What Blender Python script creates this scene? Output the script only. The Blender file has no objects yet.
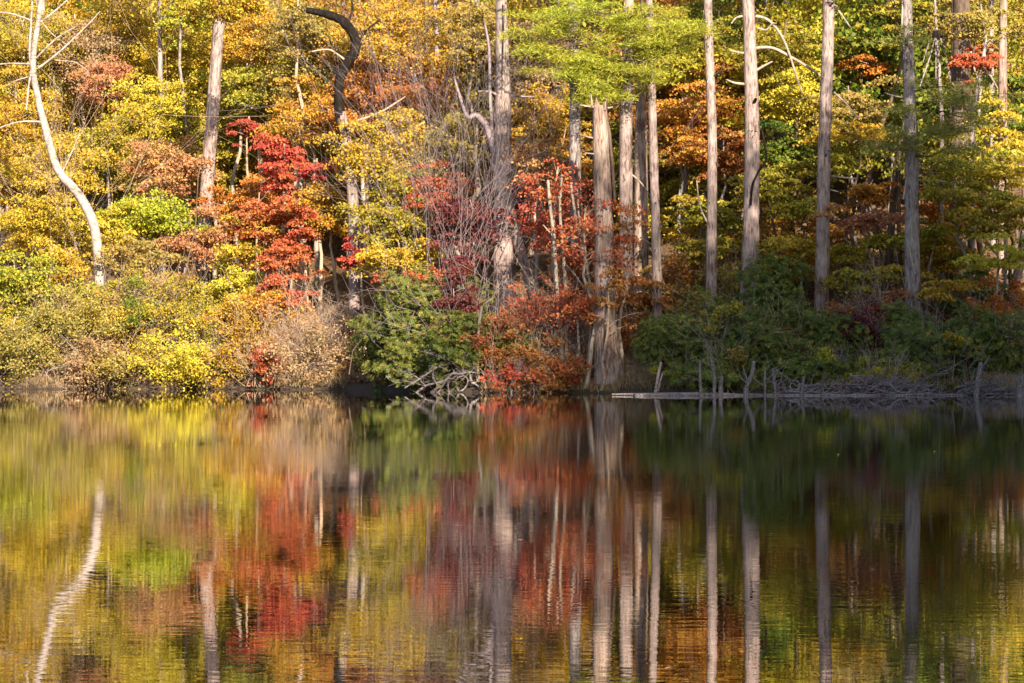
import bpy, math, random
import numpy as np

RNG = np.random.default_rng(7)
random.seed(7)
F = 3400.0      # focal length in pixels of the 1024 px wide frame
H = 1.15        # lens height above the water
HY = 363.0      # picture row of the horizon
COL = bpy.context.scene.collection
sc = bpy.context.scene

# ------------------------------------------------------------------ land form
_SX = np.array([-400, -60, -24, -14, -9.5, -6.5, -3.5, -1, 3.2, 5.5, 8, 12, 20, 60, 400.])
_SY = np.array([150, 150, 150, 149.5, 147, 143, 136, 132, 131, 129, 124, 122.5, 122, 120, 120.])
def shore(x):
    x = np.asarray(x, float)
    return np.interp(x, _SX, _SY) + 0.35*np.sin(x*1.3) + 0.2*np.sin(x*3.1+1)
def inland(x, y):
    x = np.asarray(x, float); y = np.asarray(y, float)
    xr = 21.5 + 1.2*np.sin(y*.11)
    return np.maximum(np.maximum(y-shore(x), np.where(x > xr, (x-xr)*.5, x-xr)), np.maximum(-4.5-y, -75-x))
def ground(x, y):
    d = inland(x, y)
    dd = np.clip(d, 0, 150)
    up = .28*np.tanh(dd*1.6) + .30*dd - .00035*dd*dd
    bumps = .22*np.sin(x*.55+y*.31)+.16*np.sin(x*1.1-y*.77+2)+.08*np.sin(x*2.3+y*1.9)
    up = up + bumps*np.clip(dd/4, 0, 1)
    return np.where(d > 0, up, np.maximum(-1.4, .4*d))
def P(px, py, Y):
    return np.array([(px-512.)*Y/F, Y, H-(py-HY)*Y/F])
def shore_at(px):
    Y = 130.
    for _ in range(6): Y = float(shore((px-512)*Y/F))
    return Y
def hit(px, py):
    """distance at which the line of sight through this pixel meets the bank"""
    Y = shore_at(px)+.2
    for _ in range(4000):
        p = P(px, py, Y)
        if p[2] <= float(ground(p[0], p[1])): return Y
        Y += .1
    return Y

# ------------------------------------------------------------------ mesh helpers
class MB:
    def __init__(s): s.v = []; s.f = []; s.n = 0; s.lr = []; s.cr = []
    def add(s, v, f, lr=None, cr=None):
        v = np.asarray(v, np.float32); f = np.asarray(f, np.int32)
        s.v.append(v); s.f.append(f+s.n); s.n += len(v)
        if lr is not None: s.lr.append(lr); s.cr.append(cr)
    def tube(s, pts, rad, sides=6, wob=0.0):
        pts = np.asarray(pts, float); n = len(pts)
        rad = np.broadcast_to(np.asarray(rad, float), (n,))
        t = np.gradient(pts, axis=0); t /= np.linalg.norm(t, axis=1)[:, None]+1e-9
        ref = np.array([0, 1, 0.]) if abs(t[:, 1]).mean() < .8 else np.array([1., 0, 0])
        a = np.cross(t, ref); a /= np.linalg.norm(a, axis=1)[:, None]+1e-9
        b = np.cross(t, a)
        th = np.arange(sides)/sides*2*math.pi
        r = rad[:, None]*(1+(wob*RNG.normal(size=(n, sides)) if wob else 0))
        v = pts[:, None, :]+r[..., None]*(np.cos(th)[None, :, None]*a[:, None, :]+np.sin(th)[None, :, None]*b[:, None, :])
        i = np.arange(n-1)[:, None]*sides; j = np.arange(sides)[None, :]; k = (j+1) % sides
        f = np.stack([i+j, i+k, i+sides+k, i+sides+j], -1).reshape(-1, 4)
        s.add(v.reshape(-1, 3), f)
    def limb(s, p0, p1, r0, r1, sag=0.0, n=5, sides=5, jit=0.04):
        p0 = np.asarray(p0, float); p1 = np.asarray(p1, float)
        u = np.linspace(0, 1, n)[:, None]
        L = np.linalg.norm(p1-p0)
        pts = p0+(p1-p0)*u
        pts[:, 2] += sag*L*np.sin(u[:, 0]*math.pi)
        pts[1:-1] += RNG.normal(size=(n-2, 3))*jit*L
        s.tube(pts, np.linspace(r0, r1, n), sides)
    def leaves(s, c, nrm, L, W, cr, fold=.15):
        n = len(c)
        if n == 0: return
        nrm = nrm/(np.linalg.norm(nrm, axis=1)[:, None]+1e-9)
        q = RNG.normal(size=(n, 3)); t = q-(q*nrm).sum(1)[:, None]*nrm
        t /= np.linalg.norm(t, axis=1)[:, None]+1e-9
        s.cards(c, nrm, t, L, W, cr, fold)
    def cards(s, c, nrm, t, L, W, cr, fold=.15):
        n = len(c); b = np.cross(nrm, t)
        sc_ = RNG.uniform(.5, 1.45, n)[:, None]
        l = L*sc_*.5; w = W*sc_*.5
        v = np.stack([c-t*l, c+b*w+nrm*w*fold*2-t*l*.15, c+t*l, c-b*w+nrm*w*fold*2-t*l*.15], 1).reshape(-1, 3)
        s.add(v, np.arange(4*n).reshape(-1, 4), RNG.random(n).astype(np.float32), np.broadcast_to(cr, (n,)).astype(np.float32))
    def mesh(s, name, mat, origin=(0, 0, 0), smooth=True):
        v = np.concatenate(s.v)-np.asarray(origin, np.float32); f = np.concatenate(s.f)
        me = bpy.data.meshes.new(name)
        me.vertices.add(len(v)); me.vertices.foreach_set('co', v.astype(np.float32).ravel())
        me.loops.add(f.size); me.loops.foreach_set('vertex_index', f.ravel())
        me.polygons.add(len(f)); me.polygons.foreach_set('loop_start', np.arange(0, f.size, 4, dtype=np.int32))
        if smooth and not s.lr: me.polygons.foreach_set('use_smooth', np.ones(len(f), bool))
        if s.lr:
            for nm, arr in (('lr', s.lr), ('cr', s.cr)):
                at = me.attributes.new(nm, 'FLOAT', 'FACE'); at.data.foreach_set('value', np.concatenate(arr).astype(np.float32))
        me.materials.append(mat); me.update(calc_edges=True)
        return me
    def build(s, name, mat, parent=None, origin=(0, 0, 0), smooth=True):
        o = bpy.data.objects.new(name, s.mesh(name, mat, origin, smooth)); COL.objects.link(o)
        if parent is not None: o.parent = parent
        return o

def tag(o, label=None, cat=None, group=None, kind=None):
    if label: o['label'] = label
    if cat: o['category'] = cat
    if group: o['group'] = group
    if kind: o['kind'] = kind
    return o
def thing(name, base, label, cat, group=None):
    o = bpy.data.objects.new(name, None); o.empty_display_size = .3; COL.objects.link(o)
    o.location = base
    return tag(o, label, cat, group)

# ------------------------------------------------------------------ materials
def nodes(name):
    m = bpy.data.materials.new(name); m.use_nodes = True
    nt = m.node_tree; nt.nodes.clear()
    return m, nt, nt.nodes.new, nt.links.new
def ramp(N, stops):
    r = N('ShaderNodeValToRGB')
    e = r.color_ramp.elements
    while len(e) < len(stops): e.new(.5)
    for el, (p, c) in zip(e, stops): el.position = p; el.color = (*c, 1)
    return r

def leaf_mat(name, cols, trans=.3, rough=.55, spec=.25):
    """leaf colours drawn per leaf and per spray from a list"""
    m, nt, N, L = nodes(name)
    a = N('ShaderNodeAttribute'); a.attribute_name = 'lr'
    b = N('ShaderNodeAttribute'); b.attribute_name = 'cr'
    oi = N('ShaderNodeObjectInfo')
    m1 = N('ShaderNodeMath'); m1.operation = 'MULTIPLY_ADD'; m1.inputs[1].default_value = .55
    m2 = N('ShaderNodeMath'); m2.operation = 'MULTIPLY'; m2.inputs[1].default_value = .45
    L(b.outputs['Fac'], m2.inputs[0]); L(a.outputs['Fac'], m1.inputs[0]); L(m2.outputs[0], m1.inputs[2])
    k = len(cols)
    r = ramp(N, [(.12+.76*i/(k-1), c) for i, c in enumerate(cols)])
    L(m1.outputs[0], r.inputs[0])
    hs = N('ShaderNodeHueSaturation')
    mr = N('ShaderNodeMapRange'); mr.inputs[3].default_value = .485; mr.inputs[4].default_value = .515
    L(oi.outputs['Random'], mr.inputs[0]); L(mr.outputs[0], hs.inputs['Hue'])
    mv = N('ShaderNodeMapRange'); mv.inputs[3].default_value = .75; mv.inputs[4].default_value = 1.2
    w = N('ShaderNodeTexWhiteNoise'); w.noise_dimensions = '1D'; L(a.outputs['Fac'], w.inputs['W'])
    L(w.outputs['Value'], mv.inputs[0]); L(mv.outputs[0], hs.inputs['Value'])
    L(r.outputs[0], hs.inputs['Color'])
    p = N('ShaderNodeBsdfPrincipled'); p.inputs['Roughness'].default_value = rough
    p.inputs['Specular IOR Level'].default_value = spec
    L(hs.outputs[0], p.inputs['Base Color'])
    t = N('ShaderNodeBsdfTranslucent'); L(hs.outputs[0], t.inputs['Color'])
    mx = N('ShaderNodeMixShader'); mx.inputs[0].default_value = trans
    L(p.outputs[0], mx.inputs[1]); L(t.outputs[0], mx.inputs[2])
    o = N('ShaderNodeOutputMaterial'); L(mx.outputs[0], o.inputs[0])
    return m

def bark_mat(name, dark, mid, light, sx=9., sz=1.2, bump=.5, pos=(.3, .5, .72)):
    m, nt, N, L = nodes(name)
    tc = N('ShaderNodeTexCoord'); mp = N('ShaderNodeMapping'); mp.inputs['Scale'].default_value = (sx, sx, sz)
    oi = N('ShaderNodeObjectInfo'); L(tc.outputs['Object'], mp.inputs['Vector'])
    L(oi.outputs['Location'], mp.inputs['Location'])
    n = N('ShaderNodeTexNoise'); n.inputs['Scale'].default_value = 1.6; n.inputs['Detail'].default_value = 6; n.inputs['Roughness'].default_value = .68
    L(mp.outputs[0], n.inputs['Vector'])
    n2 = N('ShaderNodeTexNoise'); n2.inputs['Scale'].default_value = .9; n2.inputs['Detail'].default_value = 3
    L(tc.outputs['Object'], n2.inputs['Vector'])
    ad = N('ShaderNodeMath'); ad.operation = 'MULTIPLY_ADD'; ad.inputs[1].default_value = .5
    sb = N('ShaderNodeMath'); sb.operation = 'ADD'; sb.inputs[1].default_value = -.25
    L(n2.outputs[0], ad.inputs[0]); L(n.outputs[0], ad.inputs[2]); L(ad.outputs[0], sb.inputs[0])
    r0 = ramp(N, list(zip(pos, (dark, mid, light)))); L(sb.outputs[0], r0.inputs[0])
    n3 = N('ShaderNodeTexNoise'); n3.inputs['Scale'].default_value = .55; n3.inputs['Detail'].default_value = 5; n3.inputs['Roughness'].default_value = .7
    L(mp.outputs[0], n3.inputs['Vector'])
    fr = N('ShaderNodeMapRange'); fr.inputs[1].default_value = .54; fr.inputs[2].default_value = .68; fr.inputs[3].default_value = 0; fr.inputs[4].default_value = .6; L(n3.outputs[0], fr.inputs[0])
    r = N('ShaderNodeMix'); r.data_type = 'RGBA'; r.inputs['B'].default_value = (mid[0]*.62, mid[1]*.75, mid[2]*.55, 1)
    L(fr.outputs[0], r.inputs['Factor']); L(r0.outputs[0], r.inputs['A'])
    p = N('ShaderNodeBsdfPrincipled'); p.inputs['Roughness'].default_value = .9; p.inputs['Specular IOR Level'].default_value = .15
    L(r.outputs['Result'], p.inputs['Base Color'])
    bp = N('ShaderNodeBump'); bp.inputs['Strength'].default_value = bump; bp.inputs['Distance'].default_value = .04
    L(n.outputs[0], bp.inputs['Height']); L(bp.outputs[0], p.inputs['Normal'])
    o = N('ShaderNodeOutputMaterial'); L(p.outputs[0], o.inputs[0])
    return m

LEAF = {
 'gold':       leaf_mat('leaf_gold', [(.24,.22,.03), (.46,.20,.02), (.60,.36,.03), (.68,.47,.05), (.44,.40,.05), (.60,.30,.04)], .32),
 'yellow':     leaf_mat('leaf_yellow', [(.26,.26,.03), (.52,.36,.03), (.66,.50,.035), (.72,.56,.07), (.46,.46,.05), (.58,.36,.04)], .32),
 'lime':       leaf_mat('leaf_lime', [(.24,.26,.02), (.40,.39,.03), (.54,.50,.05), (.30,.33,.03)]),
 'yellowgreen':leaf_mat('leaf_yellowgreen', [(.11,.14,.02), (.31,.29,.03), (.52,.42,.045), (.36,.34,.035), (.56,.35,.04), (.20,.22,.025)], .32),
 'olive':      leaf_mat('leaf_olive', [(.17,.14,.04), (.35,.26,.06), (.50,.36,.09), (.28,.25,.05), (.48,.27,.07)], .32),
 'green':      leaf_mat('leaf_green', [(.05,.10,.015), (.12,.19,.02), (.26,.27,.03), (.10,.15,.02)]),
 'orange':     leaf_mat('leaf_orange', [(.34,.10,.02), (.55,.20,.03), (.64,.36,.05), (.50,.15,.03), (.50,.36,.05)]),
 'rust':       leaf_mat('leaf_rust', [(.20,.06,.02), (.40,.12,.04), (.50,.22,.06), (.32,.10,.03), (.46,.32,.06)]),
 'red':        leaf_mat('leaf_red', [(.30,.04,.025), (.54,.09,.05), (.60,.20,.08), (.48,.07,.04), (.60,.26,.07)], .32),
 'crimson':    leaf_mat('leaf_crimson', [(.22,.035,.025), (.42,.07,.045), (.54,.14,.06), (.34,.06,.04)]),
 'salmon':     leaf_mat('leaf_salmon', [(.36,.13,.06), (.52,.22,.10), (.58,.32,.14), (.46,.30,.06)]),
 'tan':        leaf_mat('leaf_tan', [(.26,.17,.08), (.42,.28,.13), (.50,.36,.18), (.36,.28,.10)]),
 'maroon':     leaf_mat('leaf_maroon', [(.09,.02,.03), (.18,.04,.05), (.24,.06,.06), (.14,.05,.04)]),
 'rhododendron': leaf_mat('leaf_rhododendron', [(.04,.062,.012), (.085,.12,.02), (.15,.18,.03), (.10,.13,.02), (.34,.26,.05)], .22, .5, .2),
 'pine':       leaf_mat('needle_pine', [(.20,.24,.025), (.40,.41,.04), (.54,.50,.06), (.30,.33,.035)], .3, .5),
 'dullpine':   leaf_mat('needle_dull_pine', [(.12,.16,.03), (.26,.28,.05), (.38,.36,.08), (.20,.22,.04)], .3, .5),
 'litter':     leaf_mat('leaf_litter', [(.12,.05,.02), (.26,.12,.04), (.36,.19,.06), (.20,.08,.03)], .1),
 'straw':      leaf_mat('straw', [(.25,.17,.08), (.40,.29,.15), (.50,.38,.20), (.33,.26,.10)], .25),
}
CNAME = dict(gold='golden', yellow='bright yellow', lime='lime green', yellowgreen='yellow-green', olive='olive brown', green='dark green',
             orange='orange', rust='rust brown', red='bright red', crimson='crimson', salmon='salmon pink', tan='pale tan', maroon='deep maroon')
BARK = {
 'pine':  bark_mat('bark_pine', (.09,.06,.05), (.32,.235,.21), (.50,.405,.36), 8, 1.6, .7, (.34,.48,.7)),
 'grey':  bark_mat('bark_grey', (.08,.06,.055), (.28,.23,.215), (.44,.38,.35), 8, 1.8, .7, (.35,.5,.7)),
 'brown': bark_mat('bark_brown', (.05,.035,.025), (.13,.09,.065), (.22,.16,.12)),
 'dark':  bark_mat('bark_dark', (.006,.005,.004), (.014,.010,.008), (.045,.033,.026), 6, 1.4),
 'birch': bark_mat('bark_birch', (.13,.095,.08), (.36,.29,.25), (.53,.46,.42), 2.2, 5.0, .3, (.33,.48,.72)),
 'snag':  bark_mat('wood_snag', (.12,.07,.05), (.34,.24,.19), (.52,.42,.36), 7, 1.0, .8, (.36,.52,.72)),
 'drift': bark_mat('wood_drift', (.10,.08,.08), (.24,.20,.20), (.38,.34,.34), 9, 9, .5, (.36,.52,.7)),
 'twig':  bark_mat('twig_tan', (.26,.18,.12), (.48,.35,.25), (.60,.46,.34), 5, 5, .2),
 'pale':  bark_mat('twig_pale', (.20,.15,.11), (.38,.31,.24), (.50,.43,.35), 6, 2, .2),
 'twiggrey': bark_mat('twig_grey', (.14,.10,.105), (.28,.22,.23), (.38,.32,.33), 5, 5, .2),
}

def ground_mat():
    m, nt, N, L = nodes('leaf_covered_soil')
    tc = N('ShaderNodeTexCoord')
    n = N('ShaderNodeTexNoise'); n.inputs['Scale'].default_value = 5; n.inputs['Detail'].default_value = 9; n.inputs['Roughness'].default_value = .75
    v = N('ShaderNodeTexVoronoi'); v.inputs['Scale'].default_value = 9
    L(tc.outputs['Object'], n.inputs['Vector']); L(tc.outputs['Object'], v.inputs['Vector'])
    mx = N('ShaderNodeMix'); mx.data_type = 'FLOAT'; mx.inputs[0].default_value = .45
    bw = N('ShaderNodeRGBToBW'); L(v.outputs['Color'], bw.inputs[0])
    L(n.outputs[0], mx.inputs[2]); L(bw.outputs[0], mx.inputs[3])
    r = ramp(N, [(.2, (.03,.018,.011)), (.42, (.09,.048,.02)), (.6, (.17,.095,.036)), (.8, (.26,.155,.062))])
    L(mx.outputs[0], r.inputs[0])
    p = N('ShaderNodeBsdfPrincipled'); p.inputs['Roughness'].default_value = .95
    sx = N('ShaderNodeSeparateXYZ'); L(tc.outputs['Object'], sx.inputs[0])        # wet mud just above the water
    zn = N('ShaderNodeMath'); zn.operation = 'MULTIPLY_ADD'; zn.inputs[1].default_value = -.5; L(n.outputs[0], zn.inputs[0]); L(sx.outputs[2], zn.inputs[2])
    wm = N('ShaderNodeMapRange'); wm.inputs[1].default_value = 0; wm.inputs[2].default_value = .3; L(zn.outputs[0], wm.inputs[0])
    mud = N('ShaderNodeMix'); mud.data_type = 'RGBA'; mud.inputs['A'].default_value = (.06, .04, .026, 1); L(wm.outputs[0], mud.inputs['Factor']); L(r.outputs[0], mud.inputs['B'])
    L(mud.outputs['Result'], p.inputs['Base Color'])
    b = N('ShaderNodeBump'); b.inputs['Strength'].default_value = .6; b.inputs['Distance'].default_value = .08
    L(mx.outputs[0], b.inputs['Height']); L(b.outputs[0], p.inputs['Normal'])
    o = N('ShaderNodeOutputMaterial'); L(p.outputs[0], o.inputs[0])
    return m
def water_mat():
    m, nt, N, L = nodes('lake_water')
    tc = N('ShaderNodeTexCoord')
    def wave(scale, stretch, dist, detail, rot=0.):
        mp = N('ShaderNodeMapping'); mp.inputs['Scale'].default_value = (stretch, 1, 1); mp.inputs['Rotation'].default_value[2] = rot
        n = N('ShaderNodeTexNoise'); n.inputs['Scale'].default_value = scale; n.inputs['Detail'].default_value = detail; n.inputs['Roughness'].default_value = .5
        L(tc.outputs['Object'], mp.inputs[0]); L(mp.outputs[0], n.inputs['Vector'])
        mu = N('ShaderNodeMath'); mu.operation = 'MULTIPLY'; mu.inputs[1].default_value = dist
        L(n.outputs[0], mu.inputs[0]); return mu
    a = wave(7.0, .6, .0007, 2, .15); b = wave(.8, .5, .0010, 2, -.1)
    s0 = N('ShaderNodeMath'); L(a.outputs[0], s0.inputs[0]); L(b.outputs[0], s0.inputs[1])
    pn = N('ShaderNodeTexNoise'); pn.inputs['Scale'].default_value = .16; pn.inputs['Detail'].default_value = 2; L(tc.outputs['Object'], pn.inputs['Vector'])
    pm = N('ShaderNodeMapRange'); pm.inputs[1].default_value = .35; pm.inputs[2].default_value = .65; pm.inputs[3].default_value = .35; pm.inputs[4].default_value = 1.25; L(pn.outputs[0], pm.inputs[0])
    sx = N('ShaderNodeSeparateXYZ'); L(tc.outputs['Object'], sx.inputs[0])      # calmer water in the lee of the wooded bank
    lee = N('ShaderNodeMapRange'); lee.inputs[1].default_value = 40; lee.inputs[2].default_value = 112; lee.inputs[3].default_value = 1; lee.inputs[4].default_value = .2; L(sx.outputs[1], lee.inputs[0])
    pl = N('ShaderNodeMath'); pl.operation = 'MULTIPLY'; L(pm.outputs[0], pl.inputs[0]); L(lee.outputs[0], pl.inputs[1])
    s = N('ShaderNodeMath'); s.operation = 'MULTIPLY'; L(s0.outputs[0], s.inputs[0]); L(pl.outputs[0], s.inputs[1])
    bp = N('ShaderNodeBump'); bp.inputs['Strength'].default_value = 1; bp.inputs['Distance'].default_value = 1
    L(s.outputs[0], bp.inputs['Height'])
    p = N('ShaderNodeBsdfPrincipled')
    p.inputs['Base Color'].default_value = (.0014, .0016, .0009, 1)
    p.inputs['Roughness'].default_value = .0; p.inputs['IOR'].default_value = 1.333
    L(bp.outputs[0], p.inputs['Normal'])
    o = N('ShaderNodeOutputMaterial'); L(p.outputs[0], o.inputs[0])
    return m

# ------------------------------------------------------------------ setting
def sheet(name, xs, ys, zf, mat):
    X, Y = np.meshgrid(xs, ys); Z = zf(X, Y)
    v = np.stack([X, Y, Z], -1).reshape(-1, 3); nx = len(xs); ny = len(ys)
    i = np.arange(ny-1)[:, None]*nx+np.arange(nx-1)[None, :]
    f = np.stack([i, i+1, i+nx+1, i+nx], -1).reshape(-1, 4)
    b = MB(); b.add(v, f)
    return tag(b.build(name, mat), kind='structure')
gx = np.concatenate([[-900, -500, -300, -200, -140], np.arange(-100, -40, 4), np.arange(-40, 42, .7), np.arange(44, 100, 4), [140, 200, 300, 500, 900]])
gy = np.concatenate([[-900, -400, -200, -100, -60, -30, -15, -8], np.arange(-6, 112, 3.), np.arange(112, 215, .7), np.arange(216, 300, 4), [340, 450, 700, 1200]])
sheet('ground', gx, gy, ground, ground_mat())
wx = np.linspace(-82, 36, 40); wy = np.linspace(-8, 156, 50)
sheet('lake', wx, wy, lambda x, y: x*0., water_mat())

# ------------------------------------------------------------------ naming neighbours
MARK = [('white-barked tree', 70), ('leaning pale trunk', 210), ('crooked dark tree', 345), ('fork-footed trunk', 503),
        ('broken snag', 603), ('stout pine', 750), ('tall straight pine', 825), ('dark-topped pine', 911)]
PENDING = []
def later(o, colour, noun, px, py):
    i = sum(px > m[1] for m in MARK)
    if i == 0: where = 'left of the white-barked tree'
    elif i == len(MARK): where = 'right of the dark-topped pine'
    else: where = f'between {MARK[i-1][0]} and {MARK[i][0]}'
    PENDING.append((o, f'{colour} {noun}'.strip(), where, px, py))
NUM = ['zero', 'one', 'two', 'three', 'four', 'five', 'six', 'seven', 'eight', 'nine', 'ten', 'eleven', 'twelve']
ORD = ['', 'second ', 'third ', 'fourth ', 'fifth ', 'sixth ', 'seventh ', 'eighth ', 'ninth ', 'tenth ', 'eleventh ']
def settle_labels():
    g = {}
    for r in PENDING: g.setdefault((r[1], r[2]), []).append(r)
    for (what, where), rs in g.items():
        rs.sort(key=lambda r: r[4]); n = len(rs)
        for k, r in enumerate(rs):
            lab = f'{what} {where}'
            if n > 1:
                if n == 2: lab += ', the ' + ('upper' if k == 0 else 'lower')+' one'
                elif k == n-1: lab += ', the lowest'
                else: lab += ', '+ORD[k]+'highest'
            r[0]['label'] = lab

# ------------------------------------------------------------------ leafy trees
def spray_cloud(mb, C, R, nclump, total, leaf, flat=.3, shell=.45, up=.5, csize=.36, lumps=None):
    """uneven crown of flattened leaf sprays; gaps stay open between the sprays"""
    d = RNG.normal(size=(nclump, 3)); d /= np.linalg.norm(d, axis=1)[:, None]
    ph = RNG.uniform(0, 6.28, 4)
    lob = 1+.22*np.sin(3*np.arctan2(d[:, 0], d[:, 1])+ph[0])+.18*np.sin(4*d[:, 2]+ph[1]+2*d[:, 0])
    r = RNG.random(nclump)**shell
    cen = C+d*(r*lob)[:, None]*R
    rad = csize*(R[0]+R[1]+R[2])/3*RNG.uniform(.55, 1.25, nclump)
    w = rad**2; cnt = np.maximum(6, (total*w/w.sum())).astype(int)
    ids = np.repeat(np.arange(nclump), cnt); n = len(ids)
    off = RNG.normal(size=(n, 3))*.6; ln = np.linalg.norm(off, axis=1); off *= (np.minimum(ln, 1.6)/(ln+1e-9))[:, None]
    out = cen-C; out[:, 2] = 0
    pos = cen[ids]+off*rad[ids][:, None]*np.array([1, 1, flat])
    rr = off[:, 0]**2+off[:, 1]**2
    pos[:, 2] -= rr*rad[ids]*.22                       # sprays arch over and droop at the rim
    nrm = RNG.normal(size=(n, 3))*.8; nrm[:, 2] += up; nrm[:, 1] -= .5; nrm[:, 0] += .25
    cr = RNG.random(nclump)
    mb.leaves(pos, nrm, leaf, leaf*.72, cr[ids])
    return cen

def twigs(mb, p, d, L, r, depth, spread=.5, kids=5, up=.15):
    n = 4; pts = [np.array(p, float)]; v = np.array(d, float)
    for i in range(n):
        v = v+RNG.normal(size=3)*.22; v[2] += up*.2; v /= np.linalg.norm(v)
        pts.append(pts[-1]+v*L/n)
    mb.tube(pts, np.linspace(r, r*.45, n+1), 4 if r < .02 else 6)
    if depth:
        for _ in range(kids):
            i = RNG.integers(1, n+1); dd = v+RNG.normal(size=3)*spread; dd /= np.linalg.norm(dd)
            twigs(mb, pts[i], dd, L*RNG.uniform(.4, .7), r*.55, depth-1, spread, kids, up)
def leafy(px, py, rx, ry, dl, pal, noun='understory tree', dens=1., leaf=.115, flat=.3, bark='grey', tr=None, lean=None, group=None, name=None, label=None, colour=None, cs=.29):
    Y = shore_at(px)+dl; C = P(px, py, Y); s = Y/F
    R = np.array([rx*s, min(rx*s, 2.6), ry*s])
    bx = C[0]+RNG.uniform(-.4, .4)*R[0] if lean is None else C[0]+lean*s
    by = Y+RNG.uniform(-.2, .4)
    base = np.array([bx, by, float(ground(bx, by))-.05])
    root = thing(name or noun.replace(' ', '_'), base, label, 'tree' if 'tree' in noun else 'shrub', group)
    if label is None: later(root, colour or CNAME[pal], noun, px, py)
    area = math.pi*R[0]*R[2]
    tot = int(dens*area*3.4/(leaf*leaf*.36))
    ncl = int(np.clip(area*(6.5 if cs < .33 else 4.2), 14, 150))
    cb = MB(); cen = spray_cloud(cb, C, R, ncl, tot, leaf, flat, csize=cs)
    cb.build('crown', LEAF[pal], root, base)
    tb = MB(); top = C+np.array([RNG.uniform(-.2, .2)*R[0], 0, R[2]*.75])
    hgt = top[2]-base[2]; r0 = tr or (.022+.011*hgt)
    n = 9; u = np.linspace(0, 1, n)
    pts = base+(top-base)*u[:, None]
    pts[:, 0] += np.sin(u*math.pi*RNG.uniform(.8, 2)+.3)*RNG.normal()*.03*hgt*(u*(1-u)*4)
    pts[1:-1, :2] += RNG.normal(size=(n-2, 2))*.012*hgt
    tb.tube(pts, r0*(1-.8*u)+.006, 8, .06)
    for c in cen[::2]:
        k = np.clip((c[2]-base[2]-.35*np.hypot(c[0]-bx, c[1]-by))/max(hgt, .1), .15, .95)
        a = np.array([np.interp(k, u, pts[:, j]) for j in range(3)])
        tb.limb(a, c, r0*.28*(1.1-k)+.006, .005, .08, 5, 4)
    tb.build('trunk', BARK[bark], root, base)
    if 'sh' in noun and ry > 15:
        wb = MB()
        for _ in range(12):
            q = base+np.array([RNG.uniform(-.7, .7)*R[0], RNG.uniform(-.6, .2), .05]); v = np.array([RNG.normal()*.45, RNG.normal()*.3-.15, 1.])
            twigs(wb, q, v/np.linalg.norm(v), (C[2]+R[2]-base[2])*RNG.uniform(.7, 1.15), .012, 1, .5, 6, .1)
        wb.build('bare_stems', BARK[('twig', 'pale', 'twiggrey')[int(RNG.integers(3))]], root, base)
    return root

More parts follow.
